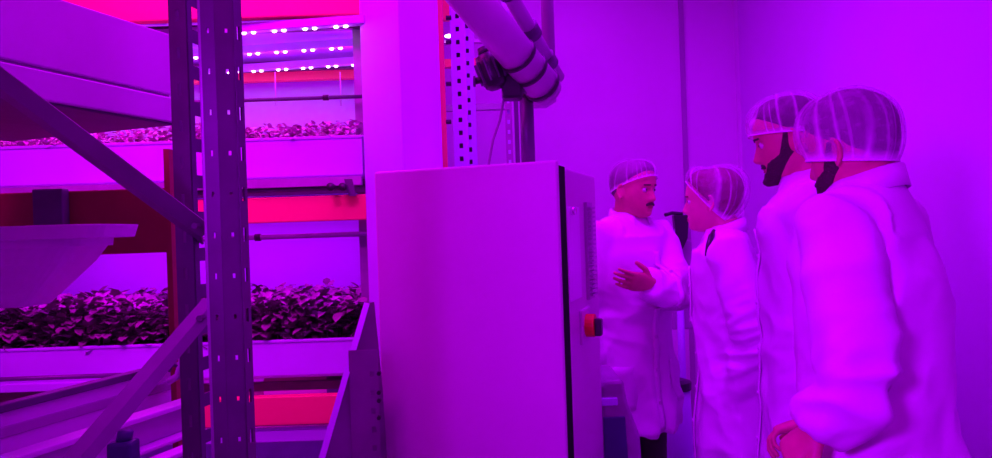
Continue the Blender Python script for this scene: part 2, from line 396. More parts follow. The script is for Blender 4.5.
# column one: narrow, behind
xl, xr, W = column(176, 193, 1.36, 0)
b = NB(); H = 3.05
perf(b, (xl, 1.36, 0), (1, 0, 0), (0, 0, 1), W, H, .07, .006, .022, u0=W*.5)
perf(b, (xl, 1.36, 0), (0, 1, 0), (0, 0, 1), .045, H, .07, .012, .03)
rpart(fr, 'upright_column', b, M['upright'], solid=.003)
b = NB(); perf(b, (xr, 1.362, 0), V((.22, .97, 0)), (0, 0, 1), .05, H, .07, .022, .045); rpart(fr, 'column_flange', b, M['dsteel'], solid=.003)
xl2, xr2, W2 = column(207, 238, 1.22, 0)
xm = xl2+W2*.45
b2 = NB()
perf(b2, (xl2, 1.222, 0), (1, 0, 0), (0, 0, 1), xm-xl2, H, .07, .004, .010, u0=.012)
perf(b2, (xm, 1.222, 0), V((1, .25, 0)).normalized(), (0, 0, 1), xr2-xm, H, .07, .0045, .008, u0=(xr2-xm)*.62)
perf(b2, (xr2, 1.222+(xr2-xm)*.25, 0), V((.1, 1, 0)), (0, 0, 1), .03, H, .07, .010, .024)
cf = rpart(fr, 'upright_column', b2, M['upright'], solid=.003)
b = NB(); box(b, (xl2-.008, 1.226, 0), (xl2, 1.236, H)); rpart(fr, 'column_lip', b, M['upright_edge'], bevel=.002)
def lbrace(a, b, w, low):
    a, b = V(a), V(b); t = (b-a).normalized(); u = V((0, 1, 0)).cross(t); u = u if u.z > 0 else -u; y = V((0, 1, 0))
    pr = [(w/2, 0), (-w*.05, 0), (-w/2, low), (-w/2+.003, low+.004), (-w*.03, .005), (w/2, .005)]
    bm = prism(NB(), [a+u*p+y*q for p, q in pr], b-a); return bm
rpart(fr, 'diagonal_brace', lbrace(P(-60, 42, 1.05), P(202, 236, 1.335), .062, .045), M['brace'])
rpart(fr, 'diagonal_brace', lbrace(P(212, 302, 1.30), P(20, 525, .95), .056, .012), M['brace'])
for px, py, d in ((196, 226, 1.315), (201, 318, 1.268)):
    p = P(px, py, d); rpart(fr, 'bolt', tube(NB(), [p-V((0, .008, 0)), p+V((0, .02, 0))], .006, 6), M['upright'])
rpart(fr, 'base_plate', box(NB(), (xl-.05, 1.18, 0), (xr2+.05, 1.5, .008)), M['dsteel'])

# ------------------------------------------------------------------ centre: square post, bracket sheet, cabinet
pc = P(401, 100, 2.32)
post = thing('square_post', 'wide pale square post rising behind the left end of the cabinet', 'post', (pc.x, 2.52, 0))
xa_, xb_, xc_ = P(362, 100, 2.54).x, P(401, 100, 2.44).x, P(441, 100, 2.54).x
b = NB(); prism(b, [(xa_, 2.54, 0), (xb_, 2.44, 0), (xc_, 2.54, 0), (xb_+.0, 2.64, 0)], (0, 0, ZC-.02)); rpart(post, 'post_shaft', b, M['tray'], bevel=.004)
b = NB(); box(b, (pc.x-.14, 2.45, 0), (pc.x+.10, 2.66, .012)); rpart(post, 'foot_plate', b, M['steel'])
# orange edge post + perforated struts behind
t = thing('orange_post', 'thin red-orange post right beside the pale square post', 'post', (P(444, 100, 2.70).x, 2.70, 0))
rpart(t, 'post_shaft', box(NB(), (P(440, 100, 2.70).x, 2.68, 0), (P(445.5, 100, 2.70).x, 2.72, ZC-.02)), M['orange'])
for py in (18, 42, 84, 122):
    p = P(446, py, 2.69); rpart(t, 'bolt', tube(NB(), [p, p+V((.02, 0, 0))], .009, 6), M['blackm'])
def strut(px, w, d, lab, m='tray', pitch=.05):
    x = P(px, 100, d).x
    t = thing('perforated_strut', lab, 'strut', (x, d, 0), 0, 'perforated struts behind the cabinet')
    b = NB(); perf(b, (x, d, 0), (1, 0, 0), (0, 0, 1), w, ZC-.03, pitch, .014, .018)
    box(b, (x-.002, d+.0, 0), (x, d+.04, ZC-.03)); box(b, (x+w, d, 0), (x+w+.002, d+.04, ZC-.03))
    rpart(t, 'strut_channel', b, M[m], solid=.002)
    b = NB(); box(b, (x+.002, d+.03, 0), (x+w-.002, d+.034, ZC-.03)); rpart(t, 'strut_back', b, M['dsteel'])
strut(453, .052, 2.76, 'left perforated white strut between the orange post and the diagonal pipe')
strut(463, .047, 2.9, 'right perforated white strut between the orange post and the diagonal pipe')
xq = P(509, 130, 2.5).x
t = thing('threaded_rail', 'slim notched steel rail under the black pump', 'strut', (xq, 2.5, 0))
b = NB(); perf(b, (xq-.012, 2.5, 0), (1, 0, 0), (0, 0, 1), .024, P(509, 80, 2.5).z, .035, .009, .014); rpart(t, 'rail_face', b, M['steel'], solid=.003)
b = NB(); box(b, (xq+.02, 2.5, 0), (xq+.035, 2.52, P(509, 80, 2.5).z)); rpart(t, 'rail_edge', b, M['dsteel'])
# red/pink rack structure seen between struts (back rack behind)
t = thing('growing_rack', 'second growing rack glimpsed between struts and diagonal pipe', 'rack', (P(470, 0, 3.4).x, 3.4, 0))
zt = P(460, 18, 3.35).z
rpart(t, 'beam', box(NB(), (P(430, 0, 3.4).x, 3.36, zt), (P(470, 0, 3.4).x, 3.4, zt+.1)), M['orange'])
rpart(t, 'beam', box(NB(), (P(430, 0, 3.4).x, 3.36, P(460, 66, 3.35).z), (P(495, 0, 3.4).x, 3.4, P(460, 58, 3.35).z)), M['orange'])
rpart(t, 'shelf_rail', box(NB(), (P(430, 0, 3.4).x, 3.36, P(460, 110, 3.35).z), (P(508, 0, 3.4).x, 3.4, P(460, 104, 3.35).z)), M['trayd'])
rpart(t, 'shelf_rail', box(NB(), (P(430, 0, 3.4).x, 3.36, P(460, 42, 3.35).z), (P(495, 0, 3.4).x, 3.4, P(460, 39, 3.35).z)), M['galv'])
rpart(t, 'post', box(NB(), (P(430, 0, 3.4).x-.04, 3.36, 0), (P(430, 0, 3.4).x, 3.42, ZC-.02)), M['steel'])
rpart(t, 'post', box(NB(), (P(508, 0, 3.4).x-.03, 3.41, 0), (P(508, 0, 3.4).x, 3.44, zt+.1)), M['tray'])
b = NB(); ball(b, P(449, 36, 3.3), (.02, .01, .008)); rpart(t, 'led_diode', b, M['led'], smooth=True)

# cabinet
def cyaw(px, py, d): return P(px, py, d)
CA = radians(19)
cr = P(557, 160, 1.86); cx = V((cos(CA), -sin(CA), 0)); cy = V((sin(CA), cos(CA), 0))
cw = .535; cdp = .52; ctop = cr.z
cab = thing('control_cabinet', 'tall pale steel control cabinet with closed door standing in the middle', 'cabinet', (cr-cx*cw/2+cy*cdp/2).to_tuple()[:2]+(0,), -CA)
def cbox(x0, x1, y0, y1, z0, z1): return box(NB(), (x0, y0, z0), (x1, y1, z1))
hw, hd = cw/2, cdp/2
obj('plinth', cbox(-hw+.02, hw-.02, -hd+.05, hd-.02, 0, .1), M['cabd'], cab)
obj('body', cbox(-hw-.018, hw-.004, -hd+.085, hd, .1, ctop-.012), M['cabinet'], cab, bevel=.006)
obj('gasket', cbox(-hw+.003, hw-.001, -hd+.018, -hd+.087, .11, ctop-.012), M['cabd'], cab)
dr = obj('door', cbox(-hw, hw, -hd, -hd+.02, .105, ctop), M['cabinet'], cab, bevel=.006)
pa = obj('handle_plate', cbox(hw-.008, hw-.002, -hd+.11, -hd+.26, P(580, 305, 1.9).z, P(580, 205, 1.9).z), M['trayn'], cab, bevel=.004)
lk = NB(); tube(lk, [(hw-.004, -hd+.15, P(580, 210, 1.9).z), (hw+.012, -hd+.15, P(580, 210, 1.9).z)], .011, 16); obj('lock_button', lk, M['chrome'], cab, smooth=True)
b = NB(); z0, z1 = P(590, 306, 2.0).z, P(590, 200, 2.0).z
box(b, (hw-.008, -hd+.33, z0), (hw+.006, -hd+.41, z1))
k = z0+.01
while k < z1-.01:
    box(b, (hw+.006, -hd+.335, k), (hw+.016, -hd+.405, k+.006)); k += .014
obj('vent_grille', b, M['trayd'], cab)
zs = P(590, 334, 1.95).z
sp = obj('switch_plate', cbox(hw-.008, hw+.004, -hd+.22, -hd+.34, zs-.05, zs+.05), M['pipew'], cab, bevel=.003)
b = NB(); tube(b, [(hw, -hd+.28, zs), (hw+.03, -hd+.28, zs)], .034, 20); obj('switch_collar', b, M['red'], cab, smooth=False, bevel=.002)
b = NB(); box(b, (hw+.028, -hd+.265, zs-.03), (hw+.05, -hd+.295, zs+.02)); obj('switch_knob', b, M['blackm'], cab, bevel=.004)

# slanted sheet bracket left of the cabinet
sl = thing('lift_bracket', 'slanted dark sheet metal bracket with a bright edge, left of the cabinet', 'bracket', (P(360, 0, 1.95).x, 1.95, 0))
a0, a1 = P(367, 303, 2.0), P(322, 458, 1.85); dd = (a1-a0).normalized(); a2 = a0+dd*((a0.z)/(-dd.z)) if False else a0+dd*.95
b = NB(); prism(b, [a0, a0+V((.014, .02, 0)), V((P(372, 0, 2.05).x+.03, 2.05, a2.z)), a2], (.002, .004, 0)); rpart(sl, 'web_plate', b, M['brace'])
b = NB(); beamseg(b, a0, a2, .004, .016, up=(1, 0, 0)); rpart(sl, 'edge_flange', b, M['tray'])
b = NB(); perf(b, P(352, 458, 1.93)-V((0, 0, .9)), (1, 0, 0), (0, 0, 1), P(381, 0, 1.93).x-P(352, 0, 1.93).x, 1.19, .05, .012, .016, u0=.062)
rpart(sl, 'hole_plate', b, M['brace'], solid=.003)
for py in (373, 392, 400, 417):
    p = P(379.5, py, 1.92); rpart(sl, 'bolt', tube(NB(), [p-V((0, .012, 0)), p], .006, 6), M['blackm'])

# pipes above the cabinet
d0 = 2.0
pp = thing('ventilation_pipe', 'wide pale pipe running diagonally down from the top above the cabinet', 'pipe', P(550, 90, 2.25))
A, B = P(430, -50, 1.72), P(543, 86, 2.1)
rpart(pp, 'pipe_run', tube(NB(), [A, B], .052, 28), M['pipew'], smooth=True)
rpart(pp, 'end_cap', tube(NB(), [B, B+(B-A).normalized()*.03], [.054, .045], 28), M['pipe'], smooth=True)
for f in (.74, .86, .99):
    c = A+(B-A)*f; dn = (B-A).normalized(); rpart(pp, 'hose_clamp', tube(NB(), [c-dn*.006, c+dn*.006], .056, 28), M['blackm'], smooth=True)
sp_ = thing('air_pipe', 'narrow dark pipe running diagonally beside the wide pale pipe', 'pipe', P(550, 60, 2.2))
A2, B2 = P(498, -25, 1.9), P(558, 78, 2.25)
rpart(sp_, 'pipe_run', tube(NB(), [A2, B2], .022, 18), M['pipe'], smooth=True)
for f in (.12, .5, .8):
    c = A2+(B2-A2)*f; dn = (B2-A2).normalized(); rpart(sp_, 'coupling', tube(NB(), [c-dn*.02, c+dn*.02], .028, 18), M['dsteel'], smooth=True)
pv = thing('supply_pipe', 'vertical purple-grey pipe dropping to the right of the diagonal pipes', 'pipe', P(550, 90, 2.35))
x = P(549, 60, 2.35); rpart(pv, 'pipe_run', tube(NB(), [(x.x, 2.35, ZC-.02), (x.x, 2.35, P(552, 96, 2.35).z)], .021, 18), M['pipe'], smooth=True)
rpart(pv, 'elbow', tube(NB(), [(x.x, 2.35, P(552, 96, 2.35).z+.01), (x.x, 2.35, P(552, 96, 2.35).z-.008), (x.x-.02, 2.345, P(552, 98, 2.35).z-.012), (x.x-.09, 2.34, P(552, 98, 2.35).z-.012)], .022, 18), M['pipe'], smooth=True)
dn_ = thing('drop_pipe', 'dark vertical pipe standing on the back of the cabinet top', 'pipe', P(527, 158, 2.15))
x = P(527, 120, 2.14); zt = P(527, 94, 2.14).z
rpart(dn_, 'pipe_run', tube(NB(), [(x.x, 2.14, ctop-.012), (x.x, 2.14, zt)], .021, 18), M['dsteel'], smooth=True)
rpart(dn_, 'collar', tube(NB(), [(x.x, 2.14, zt-.004), (x.x, 2.14, zt+.016)], .027, 18), M['pipe'], smooth=True)
rpart(dn_, 'elbow', tube(NB(), [(x.x, 2.14, zt+.01), (x.x-.004, 2.14, zt+.03), (x.x-.03, 2.14, zt+.06), (x.x-.06, 2.12, zt+.075)], .02, 16), M['dsteel'], smooth=True)
# black pump / valve actuator
c = P(492, 72, 2.05)
pm = thing('pump_motor', 'black pump motor hanging below the wide diagonal pipe', 'motor', c)
ax = V((.35, 0, -1)).normalized()
rpart(pm, 'motor_body', tube(NB(), [c-ax*.055, c-ax*.05, c-ax*.02, c+ax*.01, c+ax*.04, c+ax*.05], [.022, .032, .036, .038, .034, .022], 20), M['blackm'], smooth=True)
b = NB()
for k in range(10):
    a = 2*pi*k/10; e = V((ax.z, 0, -ax.x)); f = V((0, 1, 0)); o_ = e*cos(a)+f*sin(a)
    beamseg(b, c-ax*.035+o_*.038, c+ax*.028+o_*.038, .004, .01, up=o_)
rpart(pm, 'cooling_fins', b, M['dsteel'])
rpart(pm, 'motor_cap', tube(NB(), [c-ax*.075+V((0, 0, 0)), c-ax*.05], [.016, .022], 16), M['blackm'], smooth=True)
rpart(pm, 'side_port', tube(NB(), [c+V((-.052, 0, -.025)), c+V((-.02, 0, -.02))], .01, 12), M['blackm'], smooth=True)
rpart(pm, 'port_flange', tube(NB(), [c+V((-.055, 0, -.025)), c+V((-.048, 0, -.025))], .016, 12), M['dsteel'], smooth=True)
g = P(512, 88, 2.06)
rpart(pm, 'gearbox', box(NB(), g+V((-.03, -.025, -.035)), g+V((.03, .03, .04))), M['blackm'], bevel=.01)
rpart(pm, 'outlet_pipe', tube(NB(), [g+V((.02, 0, .0)), g+V((.05, .03, .0)), g+V((.06, .06, -.01))], .016, 12), M['dsteel'], smooth=True)
rpart(pm, 'hanger', tube(NB(), [g+V((0, 0, .03)), g+V((.01, 0, .09))], .008, 8), M['dsteel'])
# cable from pump to behind cabinet
b = NB(); tube(b, [P(504, 98, 2.08), P(500, 120, 2.12), P(493, 140, 2.2), V((P(486, 160, 2.2).x, 2.2, ctop-.012))], .004, 8)
tag(obj('power_cable', b, M['cord'], smooth=True), 'thin grey cable curving down from the pump behind the cabinet', 'cable')

# ------------------------------------------------------------------ right of cabinet: trolley, stand, bucket
c = P(606, 458, 2.4)
tl = thing('equipment_trolley', 'grey trolley with a dark navy side panel, low beside the cabinet', 'trolley', (c.x, 2.45, 0))
x0, x1 = P(588, 0, 2.4).x, P(626, 0, 2.4).x; zt = P(600, 381, 2.4).z; zm = P(600, 408, 2.4).z
b = NB(); prism(b, [V((x0, 2.4, 0.06)), V((x1+.02, 2.4, .06)), V((x1, 2.4, zm-.1)), V((P(614, 0, 2.4).x, 2.4, zm+.02)), V((P(611, 0, 2.4).x, 2.4, zt)), V((P(594, 0, 2.4).x, 2.4, zt)), V((x0, 2.4, zt-.02))], (0, .28, 0))
rpart(tl, 'housing', b, M['steel'], bevel=.012)
b = NB(); prism(b, [V((x0+.004, 2.392, .1)), V((x1-.02, 2.392, .1)), V((P(611, 0, 2.4).x, 2.392, zm-.03)), V((x0+.004, 2.392, zm-.03))], (0, .01, 0)); rpart(tl, 'side_panel', b, M['navy'], bevel=.003)
b = NB(); box(b, (x0+.0, 2.39, zm+.008), (P(604, 0, 2.4).x, 2.405, zm+.034)); rpart(tl, 'grip_recess', b, M['tray'], bevel=.003)
for xx in (x0+.03, x1-.03):
    for yy in (2.44, 2.64):
        b = NB(); tube(b, [(xx, yy-.012, .032), (xx, yy+.012, .032)], .032, 14); rpart(tl, 'caster', b, M['blackm'], smooth=True)

xs_ = P(680, 300, 3.55)
st = thing('equipment_stand', 'slim white stand topped by a black clamp, between the moustached man and the woman', 'stand', (xs_.x, 3.55, 0))
zt = P(680, 216, 3.55).z
rpart(st, 'pole', tube(NB(), [(xs_.x, 3.55, .02), (xs_.x, 3.55, zt-.02)], .018, 14), M['tray'], smooth=True)
p = P(681, 228, 3.55)
rpart(st, 'clamp_head', prism(NB(), [P(674, 215, 3.52), P(689, 215, 3.52), P(688, 238, 3.52), P(680, 256, 3.52), P(677, 240, 3.52)], (0, .05, 0)), M['blackm'], bevel=.004)
rpart(st, 'clamp_arm', tube(NB(), [P(665, 215, 3.51), P(672, 213, 3.52), P(682, 214, 3.54)], .009, 10), M['blackm'], smooth=True)
rpart(st, 'panel', box(NB(), P(672, 330, 3.59), P(692, 240, 3.59)+V((0, .02, 0))), M['trayd'], bevel=.01)
rpart(st, 'base', tube(NB(), [(xs_.x, 3.55, 0), (xs_.x, 3.55, .025)], .14, 24), M['trayd'], smooth=False)
xb = P(675, 400, 3.32)
bk = thing('waste_bin', 'white bin with a black lid standing on the floor behind the moustached man', 'bin', (xb.x, 3.34, 0))
zt = P(675, 380, 3.32).z
rpart(bk, 'bin_body', tube(NB(), [(xb.x, 3.34, 0), (xb.x, 3.34, zt-.04)], [.09, .075], 24), M['tray'], smooth=True)
rpart(bk, 'lid', tube(NB(), [(xb.x, 3.34, zt-.045), (xb.x, 3.34, zt-.01), (xb.x, 3.34, zt)], [.082, .082, .05], 24), M['blackm'], smooth=False)

# ------------------------------------------------------------------ people
TAB = [(.03, .092, .100, .0765), (.012, .0885, .0995, .0755), (-.005, .0865, .097, .0745), (-.025, .086, .092, .0725), (-.045, .0855, .082, .0690),
       (-.065, .0845, .068, .0630), (-.085, .083, .055, .0545), (-.102, .081, .045, .0440), (-.113, .072, .036, .034), (-.121, .045, .02, .018)]
def prof(z):
    if z >= .03:
        s = max(0., 1-((z-.03)/.090)**2.25)**.5; return .092*s, .100*s, .0765*s
    for a, b in zip(TAB, TAB[1:]):
        if z >= b[0]:
            t = (a[0]-z)/(a[0]-b[0]); return tuple(a[i]*(1-t)+b[i]*t for i in (1, 2, 3))
    return TAB[-1][1:]
def g(x, s): return exp(-(x/s)**2)
def hp(z, a, off=0., fat=1.):
    rf, rb, w = prof(z); ca, sa = cos(a), sin(a)
    e = 2/2.25
    cc = (abs(ca)**e)*(1 if ca > 0 else -1); ss = (abs(sa)**e)*(1 if sa > 0 else -1)
    x = (rf if cc > 0 else rb)*cc; y = w*ss*fat
    if cc > 0:
        fr_ = max(0, ca)
        # nose
        if -.056 < z < .016:
            n = [( .016, 0), (.0, .005), (-.012, .012), (-.03, .021), (-.040, .025), (-.047, .017), (-.052, .004), (-.056, 0)]
            for p, q in zip(n, n[1:]):
                if z >= q[0]:
                    t = (p[0]-z)/(p[0]-q[0]); h = p[1]*(1-t)+q[1]*t; break
            wn = .008+.008*min(1, max(0, (.01-z)/.05))
            x += h*g(y, wn)
        ay = abs(y)
        x -= .011*g(ay-.031, .014)*g(z-.001, .011)*fr_
        x += .004*g(ay-.028, .02)*g(z-.021, .008)*fr_
        x += .004*g(y, .02)*(g(z+.066, .006)+g(z+.077, .006))-.002*g(y, .02)*g(z+.0715, .003)
        x += .004*g(y, .018)*g(z+.102, .012)
        x -= .003*g(y, .02)*g(z+.089, .006)
    p = V((x, y, z))
    if off:
        nn = V((x, y*1.3, (z-.0)*(.9 if z > 0 else .25))).normalized(); p += nn*off
    return p
def head_bm(b, H, fat=1.):
    zs = [.03+.0899*sin(pi/2*(1-k/16)) for k in range(1, 17)]
    z = .025
    while z > -.121: zs.append(z); z -= .0035
    zs.append(-.121)
    rings = [[H @ hp(z, 2*pi*k/72, 0, fat) for k in range(72)] for z in zs]
    loft(b, rings[::-1])
    for s in (-1, 1):   # ears
        E_ = H @ Matrix.Translation((-.012, s*.077*fat, -.012)) @ Matrix.Rotation(s*radians(-18), 4, 'Z') @ Matrix.Rotation(radians(-8), 4, 'Y')
        ball(b, (0, s*.002, 0), (.014, .006, .028), E_)
        pts = [E_ @ V((.006+.0*0+ -.020*sin(t)*(1 if 1 else 1), s*.010, .030*cos(t))) for t in [pi*k/10 for k in range(-1, 10)]]
        tube(b, pts, .0048, 8)
def cap(bandf, offf, H, nu=26, na=96, fat=1., top=.1195, pleat=0., npl=23, seed=0):
    """shell over the crown above the band curve; attribute pleat"""
    b = NB(); lay = b.verts.layers.float.new('pleat'); R = []
    band = []
    for k in range(na):
        a = 2*pi*k/na; z = .02
        for _ in range(8): z = .5*z+.5*bandf(hp(max(-.12, min(.115, z)), a).x)
        band.append(z)
    for i in range(nu+1):
        u = i/nu; row = []
        for k in range(na):
            a = 2*pi*k/na; z = band[k]+(top-band[k])*sin(u*pi/2) if u < 1 else top
            p = hp(min(z, top), a, 0, fat)
            nn = V((p.x+.005, p.y*1.15, max(-.02, (p.z-.0))*.85)).normalized()
            o = offf(u, a)
            f = noise.noise(V((cos(a)*2.6+seed, sin(a)*2.6, u*.6)))*1.0
            f2 = sin(npl*.5*a+4*noise.noise(V((cos(a)*1.5, sin(a)*1.5, seed+u*.8))))
            rid = max(0, 1-abs(f2)*1.7)**1.5
            o += pleat*(.5*f+.5*f2)*(1-u)**.5*min(1, u*6+.2)
            v = b.verts.new(H @ (p+nn*o)); v[lay] = max(0, min(1, (.95*rid*(1-u)**.8*(.4+.9*max(0, f+.2)) + max(0, .9-u*11))))
            row.append(v)
        R.append(row)
    for r, s in zip(R, R[1:]):
        for k in range(na): b.faces.new((r[k], r[(k+1) % na], s[(k+1) % na], s[k]))
    c = b.verts.new(sum((v.co for v in R[-1]), V())/na + (H.to_3x3() @ V((0, 0, .0005)))); 
    for k in range(na): b.faces.new((R[-1][k], R[-1][(k+1) % na], c))
    return b, [v.co.copy() for v in R[0]]
def patch(H, a0, a1, zlo, zhi, off, na=60, nz=18, fat=1., rough=.0015, seed=0):
    b = NB(); R = []
    for i in range(nz+1):
        row = []
        for k in range(na+1):
            a = a0+(a1-a0)*k/na; z = zlo(a)+(zhi(a)-zlo(a))*i/nz
            e = min(1, 6*i/nz, 6*(nz-i)/nz, 8*k/na, 8*(na-k)/na)
            o = -.003+(off(a, z)+.003)*e**.6+rough*noise.noise(V((a*9, z*260, seed)))*e
            row.append(b.verts.new(H @ hp(z, a, o, fat)))
        R.append(row)
    for r, s in zip(R, R[1:]):
        for k in range(na): b.faces.new((r[k], r[k+1], s[k+1], s[k]))
    return b
def hand(b, wrist, dirv, palm_n, side, curl=.5, thumb=.5, spread=.08, s=1.):
    """dirv: wrist->knuckles, palm_n: out of the palm, side: +1/-1 thumb side along dir x palm_n"""
    w = V(wrist); d = V(dirv).normalized(); n = V(palm_n); n = (n-d*n.dot(d)).normalized(); t = d.cross(n)*side
    L = .092*s
    rings = []
    for f, wd, th in ((-.25, .024, .019), (0, .027, .018), (.3, .036, .016), (.65, .041, .0145), (.92, .040, .012), (1.03, .034, .008)):
        rings.append([w+d*L*f+t*wd*s*(abs(cos(2*pi*k/16))**.7)*(1 if cos(2*pi*k/16) > 0 else -1)+n*th*s*sin(2*pi*k/16) for k in range(16)])
    loft(b, rings)
    for i, (off, ln, r) in enumerate(((.030, .070, .0088), (.010, .080, .0092), (-.011, .074, .0088), (-.030, .058, .0078))):
        base = w+d*L*.9+t*off*s; dd = (d+t*off*spread*30*.3).normalized(); pts = [base-dd*.015, base]; rad = [r*s*1.05, r*s*1.05]
        ang = 0; cur = base
        for sgm, cfac in ((.45, .8), (.3, 1.1), (.25, .7)):
            ang += curl*cfac*(1+.12*i); v = dd*cos(ang)+n*sin(ang); cur = cur+v*ln*sgm*s; pts.append(cur); rad.append(r*s*(.95-.1*len(rad)*.5))
        tube(b, pts, rad, 10); ball(b, pts[-1], rad[-1]*.98, seg=8)
    base = w+d*L*.22+t*.026*s+n*.004
    v1 = (d*.65+t*.75+n*.25*thumb).normalized(); v2 = (d*.9+t*.35+n*.5*thumb).normalized()
    tube(b, [base-v1*.012, base, base+v1*.035*s, base+(v1*.035+v2*.028)*s, base+(v1*.035+v2*.050)*s], [.013*s, .0135*s, .0115*s, .0100*s, .0075*s], 10)
def remesh(b, vox, smooth_it=0):
    me = bpy.data.meshes.new('tmp'); bmesh.ops.recalc_face_normals(b, faces=b.faces); b.to_mesh(me); b.free()
    o = bpy.data.objects.new('tmp', me); COL.objects.link(o)
    r = o.modifiers.new('r', 'REMESH'); r.mode = 'VOXEL'; r.voxel_size = vox; r.use_smooth_shade = True
    if smooth_it:
        s = o.modifiers.new('s', 'SMOOTH'); s.iterations = smooth_it; s.factor = .5
    bpy.context.view_layer.update()
    ev = o.evaluated_get(bpy.context.evaluated_depsgraph_get()); m2 = bpy.data.meshes.new_from_object(ev)
    bpy.data.objects.remove(o); bpy.data.meshes.remove(me)
    return m2
def segdist(p, a, b):
    ab = b-a; t = max(0, min(1, (p-a).dot(ab)/ab.length_squared)); return (p-(a+ab*t)).length, t
def arc(p, q, r, n=4):
    return [p.lerp(q, k/n) for k in range(n+1)]

def person(name_label, loc, yaw, height, head_yaw, head_pitch, lean, arms, hem, net, opts):
    """local frame: facing +X, left = +Y"""
    t = thing('person', name_label, 'person', (loc[0], loc[1], 0), yaw)
    S = height/1.75; T = S*opts.get('up', 1.026); fat = opts.get('fat', 1.)
    skin = M[opts.get('skin', 'skin')]
    # head frame
    hc = V((opts.get('hx', .05)+lean, opts.get('hy', 0), height-.121*S))
    H = Matrix.Translation(hc) @ Matrix.Rotation(head_yaw, 4, 'Z') @ Matrix.Rotation(head_pitch, 4, 'Y') @ Matrix.Rotation(opts.get('roll', 0), 4, 'X') @ Matrix.Scale(S*opts.get('hs', 1), 4)
    b = NB(); head_bm(b, H, fat)
    nb = V((lean-.015, 0, 1.47*T)); nt_ = H @ V((-.028, 0, -.05))
    tube(b, [V((lean-.02, 0, 1.36*T)), nb, nb.lerp(nt_, .5), nt_, H @ V((-.02, 0, -.01))], [.09*S, .066*S, .056*S, .055*S, .05*S], 20)
    # trunk (inside the coat)
    ell = lambda cx, z, rx, ry, n=28: [V((cx+rx*cos(2*pi*k/n), ry*sin(2*pi*k/n), z)) for k in range(n)]
    loft(b, [ell(0, .84*S, .085, .13), ell(0, .95*S, .10, .155), ell(0, 1.08*S, .09, .135), ell(lean*.5, 1.25*T, .105, .155), ell(lean, 1.38*T, .080, .145), ell(lean, 1.45*T, .05, .08)])
    for s in (-1, 1):
        tube(b, [(0, s*.085, .90*S), (.005, s*.09, .50*S), (-.015, s*.095, .30*S), (-.01, s*.1, .08*S), (-.01, s*.1, .04)], [.078*S, .054*S, .05*S, .034*S, .036*S], 16)
        loft(b, [[V((-.01+x0+r*cos(2*pi*k/12), s*.1+r2*sin(2*pi*k/12), z)) for k in range(12)] for z, x0, r, r2 in ((.018, .04, .11, .038), (.045, .03, .09, .036), (.08, 0, .045, .034))])
    ctl = []
    for s, key in ((1, 'L'), (-1, 'R')):
        sh = V((lean-.005, s*.155*S, 1.405*T)); el, wr, hd, pn, cu, th = arms[key]
        el, wr = V(el), V(wr); ctl.append((sh, el, wr))
        tube(b, [sh, sh.lerp(el, .5), el, el.lerp(wr, .45), wr], [.040, .044, .04, .036, .026], 16); ball(b, el, .04); ball(b, sh, .040)
        hand(b, wr+(wr-el).normalized()*.01, hd, pn, th, cu, .6, s=.98*S if not opts.get('small') else .9)
    me = remesh(b, .0042 if height else .01, 1)
    link('body', me, skin, t, smooth=True)
    # eyes, lips, brows
    for s in (-1, 1):
        eb = NB(); ball(eb, H @ V((.0700, s*.031*fat, .0)), .0122*S, seg=14); e = obj('eye', eb, M['eyew'], t, smooth=True)
        ib = NB(); d_ = (H.to_3x3() @ V((1, 0, 0))).normalized(); ball(ib, (H @ V((.0700, s*.031*fat, 0)))+d_*.0085*S, .0056*S, seg=10); obj('iris', ib, M['iris'], e, smooth=True)
        bb = patch(H, s*.12, s*.62, lambda a: .0165, lambda a: .0235, lambda a, z: .0025, na=16, nz=5, fat=fat); obj('eyebrow', bb, M[opts['brow']], t, smooth=True)
        lid = patch(H, s*.2, s*.58, lambda a: .0035, lambda a: .0095, lambda a, z: .003, na=14, nz=5, fat=fat, rough=0); obj('eyelid', lid, skin, t, smooth=True)
    lb = patch(H, -.3, .3, lambda a: -.0800+.02*a*a, lambda a: -.0630-.02*a*a, lambda a, z: .0015, na=20, nz=8, fat=fat, rough=0); obj('lips', lb, M['lips'], t, smooth=True)
    if opts.get('beard'):
        def zhi(a):
            q = abs(a)
            n_ = .004*noise.noise(V((a*14, 0, 1)))
            if q < .36: return -.080+n_
            if q < .6: return -.080+.026*(q-.36)/.24+n_
            if q < 1.2: return -.054+.014*(q-.6)/.6+n_
            return -.040+.060*min(1, (q-1.2)/.28)+n_
        bd = patch(H, -1.72, 1.72, lambda a: -.1205+.085*max(0, abs(a)-.85)/.87, zhi, lambda a, z: .0045+opts['beard']*g(a, .6)*g(z+.115, .03), na=90, nz=20, fat=fat)
        obj('beard', bd, M[opts.get('beardm', 'beard')], t, smooth=True)
    if opts.get('moust'):
        mu = patch(H, -.42, .42, lambda a: -.0655-.03*a*a, lambda a: -.0515-.05*a*a, lambda a, z: .0055, na=24, nz=8, fat=fat); obj('moustache', mu, M[opts['moust']], t, smooth=True)
    # hair under the net
    hb, _ = cap(opts['hairline'], opts.get('hairoff', lambda u, a: .009*min(1, u*8)+.006*sin(pi*min(1, u*1.1))-.002), H, fat=fat, seed=3)
    obj('hair', hb, M[opts['hairm']], t, smooth=True)
    # hairnet
    bandf, offf, pl, nm = net
    cb, bc = cap(bandf, offf, H, nu=40, na=216, fat=fat, pleat=pl, seed=opts.get('seed', 1), npl=opts.get('npl', 19))
    hn = obj('hairnet', cb, M[nm], t, smooth=True)
    cb2 = NB(); tube(cb2, bc[::3]+[bc[0]], .0022, 6, cap=False); obj('elastic_band', cb2, M['coat'], hn, smooth=True)
    # lab coat
    b = NB(); cw_ = opts.get('coatw', 1.)
